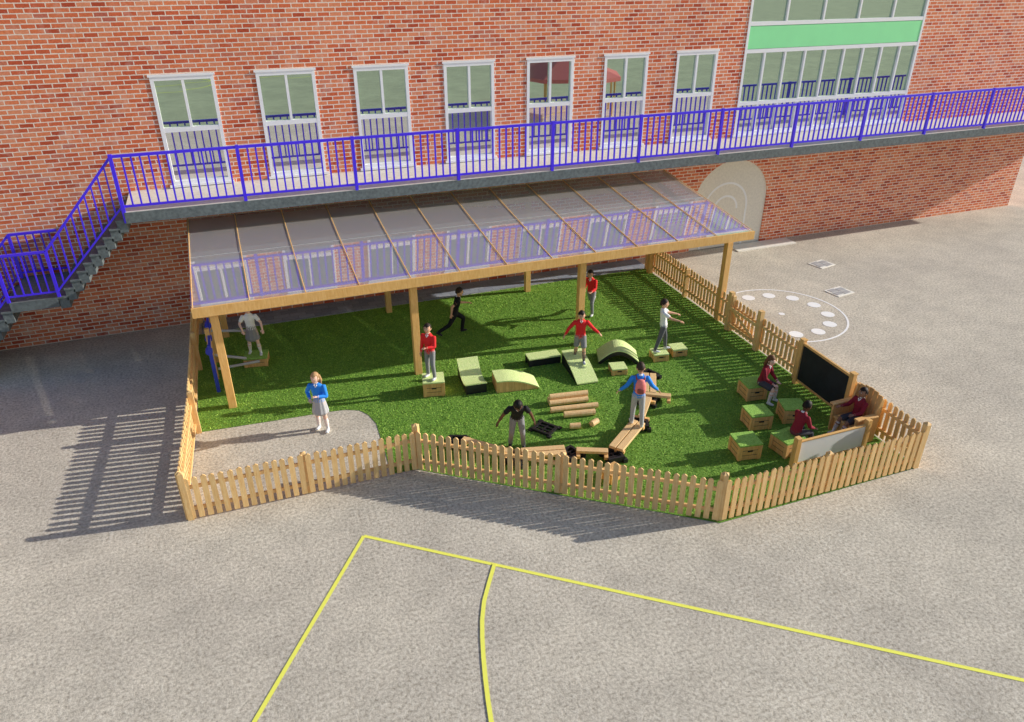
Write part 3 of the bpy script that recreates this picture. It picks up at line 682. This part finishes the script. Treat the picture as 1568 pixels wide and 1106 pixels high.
person('boy_in_red_jumper',6.48,12.92,.22,-112,1.27,dict(lean=4,head=(0,-8),la=(5,42,15,50),ra=(5,40,15,30),ll=(18,4,4),rl=(-8,4,-26)),RED,NAV,'tan',(.14,.07,.03),legs='shorts',sock=(.12,.12,.13))
person('boy_in_red_jumper',8.0,15.45,Gz,-140,1.30,dict(lean=14,la=(40,12,95,-10),ra=(-35,15,20,5),ll=(28,4,-6),rl=(-25,4,-80),foot_r=-50),RED,NAV,'tan',(.03,.02,.015))
person('boy_in_white_shirt',8.42,12.72,.20,-25,1.30,dict(lean=-6,la=(48,18,70,10),ra=(55,25,75,12),ll=(14,6,6),rl=(-14,6,-16)),WHT,(.14,.14,.155),'tan',(.04,.025,.02),sleeve='short',shoe=(.8,.8,.82))
person('child_with_pink_backpack',6.42,10.27,.20,68,1.32,dict(lean=4,head=(0,-10),la=(5,30,25,40),ra=(5,32,30,40),ll=(10,3,-4),rl=(-8,3,-14)),BLU,(.48,.48,.50),'tan',(.05,.03,.02),shoe=(.8,.8,.8),pack=(.95,.26,.24))
person('girl_in_maroon_cardigan',9.42,10.48,0,-62,1.30,dict(seated=True,seat=.345,lean=10,head=(0,-5),la=(30,8,70,-18),ra=(30,8,70,-18),ll=(80,6,0),rl=(80,6,-6)),MAR,(.07,.07,.085),'pale',(.16,.07,.03),'long','skirt',sock=WHT,shoe=(.8,.8,.8))
person('boy_in_maroon_jumper',8.84,8.74,0,5,1.28,dict(seated=True,seat=.345,lean=16,head=(0,-10),la=(35,10,75,-10),ra=(35,10,75,-10),ll=(82,10,15),rl=(82,10,5)),MAR,(.07,.07,.085),'dark',(.01,.008,.007),shoe=(.75,.75,.75))
person('girl_in_maroon_jumper',10.24,8.74,0,178,1.26,dict(seated=True,seat=.355,lean=-4,head=(0,5),la=(30,14,85,0),ra=(30,14,85,0),ll=(80,7,25),rl=(80,7,15)),MAR,(.07,.07,.085),'brown',(.02,.012,.01),'short','skirt',sock=WHT,shoe=(.6,.6,.6))

# ------------------------------------------------------------ camera, light
F=1137.9; pit=R(28.433); yaw=R(20.757); roll=R(-.057)
fh=Vector((math.sin(yaw),math.cos(yaw),0)); rr=Vector((math.cos(yaw),-math.sin(yaw),0)); zz=Vector((0,0,1))
fw=fh*math.cos(pit)-zz*math.sin(pit); up=fh*math.sin(pit)+zz*math.cos(pit)
r2=rr*math.cos(roll)+up*math.sin(roll); u2=-rr*math.sin(roll)+up*math.cos(roll)
cd=bpy.data.cameras.new('camera'); cd.sensor_width=36; cd.lens=36*F/1568; cd.clip_end=2000; cd.clip_start=.1
co=bpy.data.objects.new('camera',cd); COL.objects.link(co)
co.matrix_world=Matrix(((r2.x,u2.x,-fw.x,0),(r2.y,u2.y,-fw.y,0),(r2.z,u2.z,-fw.z,8),(0,0,0,1)))
scene.camera=co
elev=R(21); ddir=Vector((-1,.15,0)).normalized()
sd=Vector((ddir.x*math.cos(elev),ddir.y*math.cos(elev),-math.sin(elev)))
sl=bpy.data.lights.new('sun','SUN'); sl.energy=5; sl.angle=R(.5); sl.color=(1,.95,.86)
so=bpy.data.objects.new('sun',sl); COL.objects.link(so); so.rotation_euler=sd.to_track_quat('-Z','Y').to_euler(); so.location=(30,10,20)
w=bpy.data.worlds.new('World'); scene.world=w; w.use_nodes=True; nt=w.node_tree; nt.nodes.clear()
sk=nt.nodes.new('ShaderNodeTexSky'); sk.sky_type='NISHITA'; sk.sun_disc=False; sk.sun_elevation=elev; sk.sun_rotation=math.atan2(-ddir.x,-ddir.y)
bg=nt.nodes.new('ShaderNodeBackground'); bg.inputs[1].default_value=.125; wo=nt.nodes.new('ShaderNodeOutputWorld')
nt.links.new(sk.outputs[0],bg.inputs[0]); nt.links.new(bg.outputs[0],wo.inputs[0])
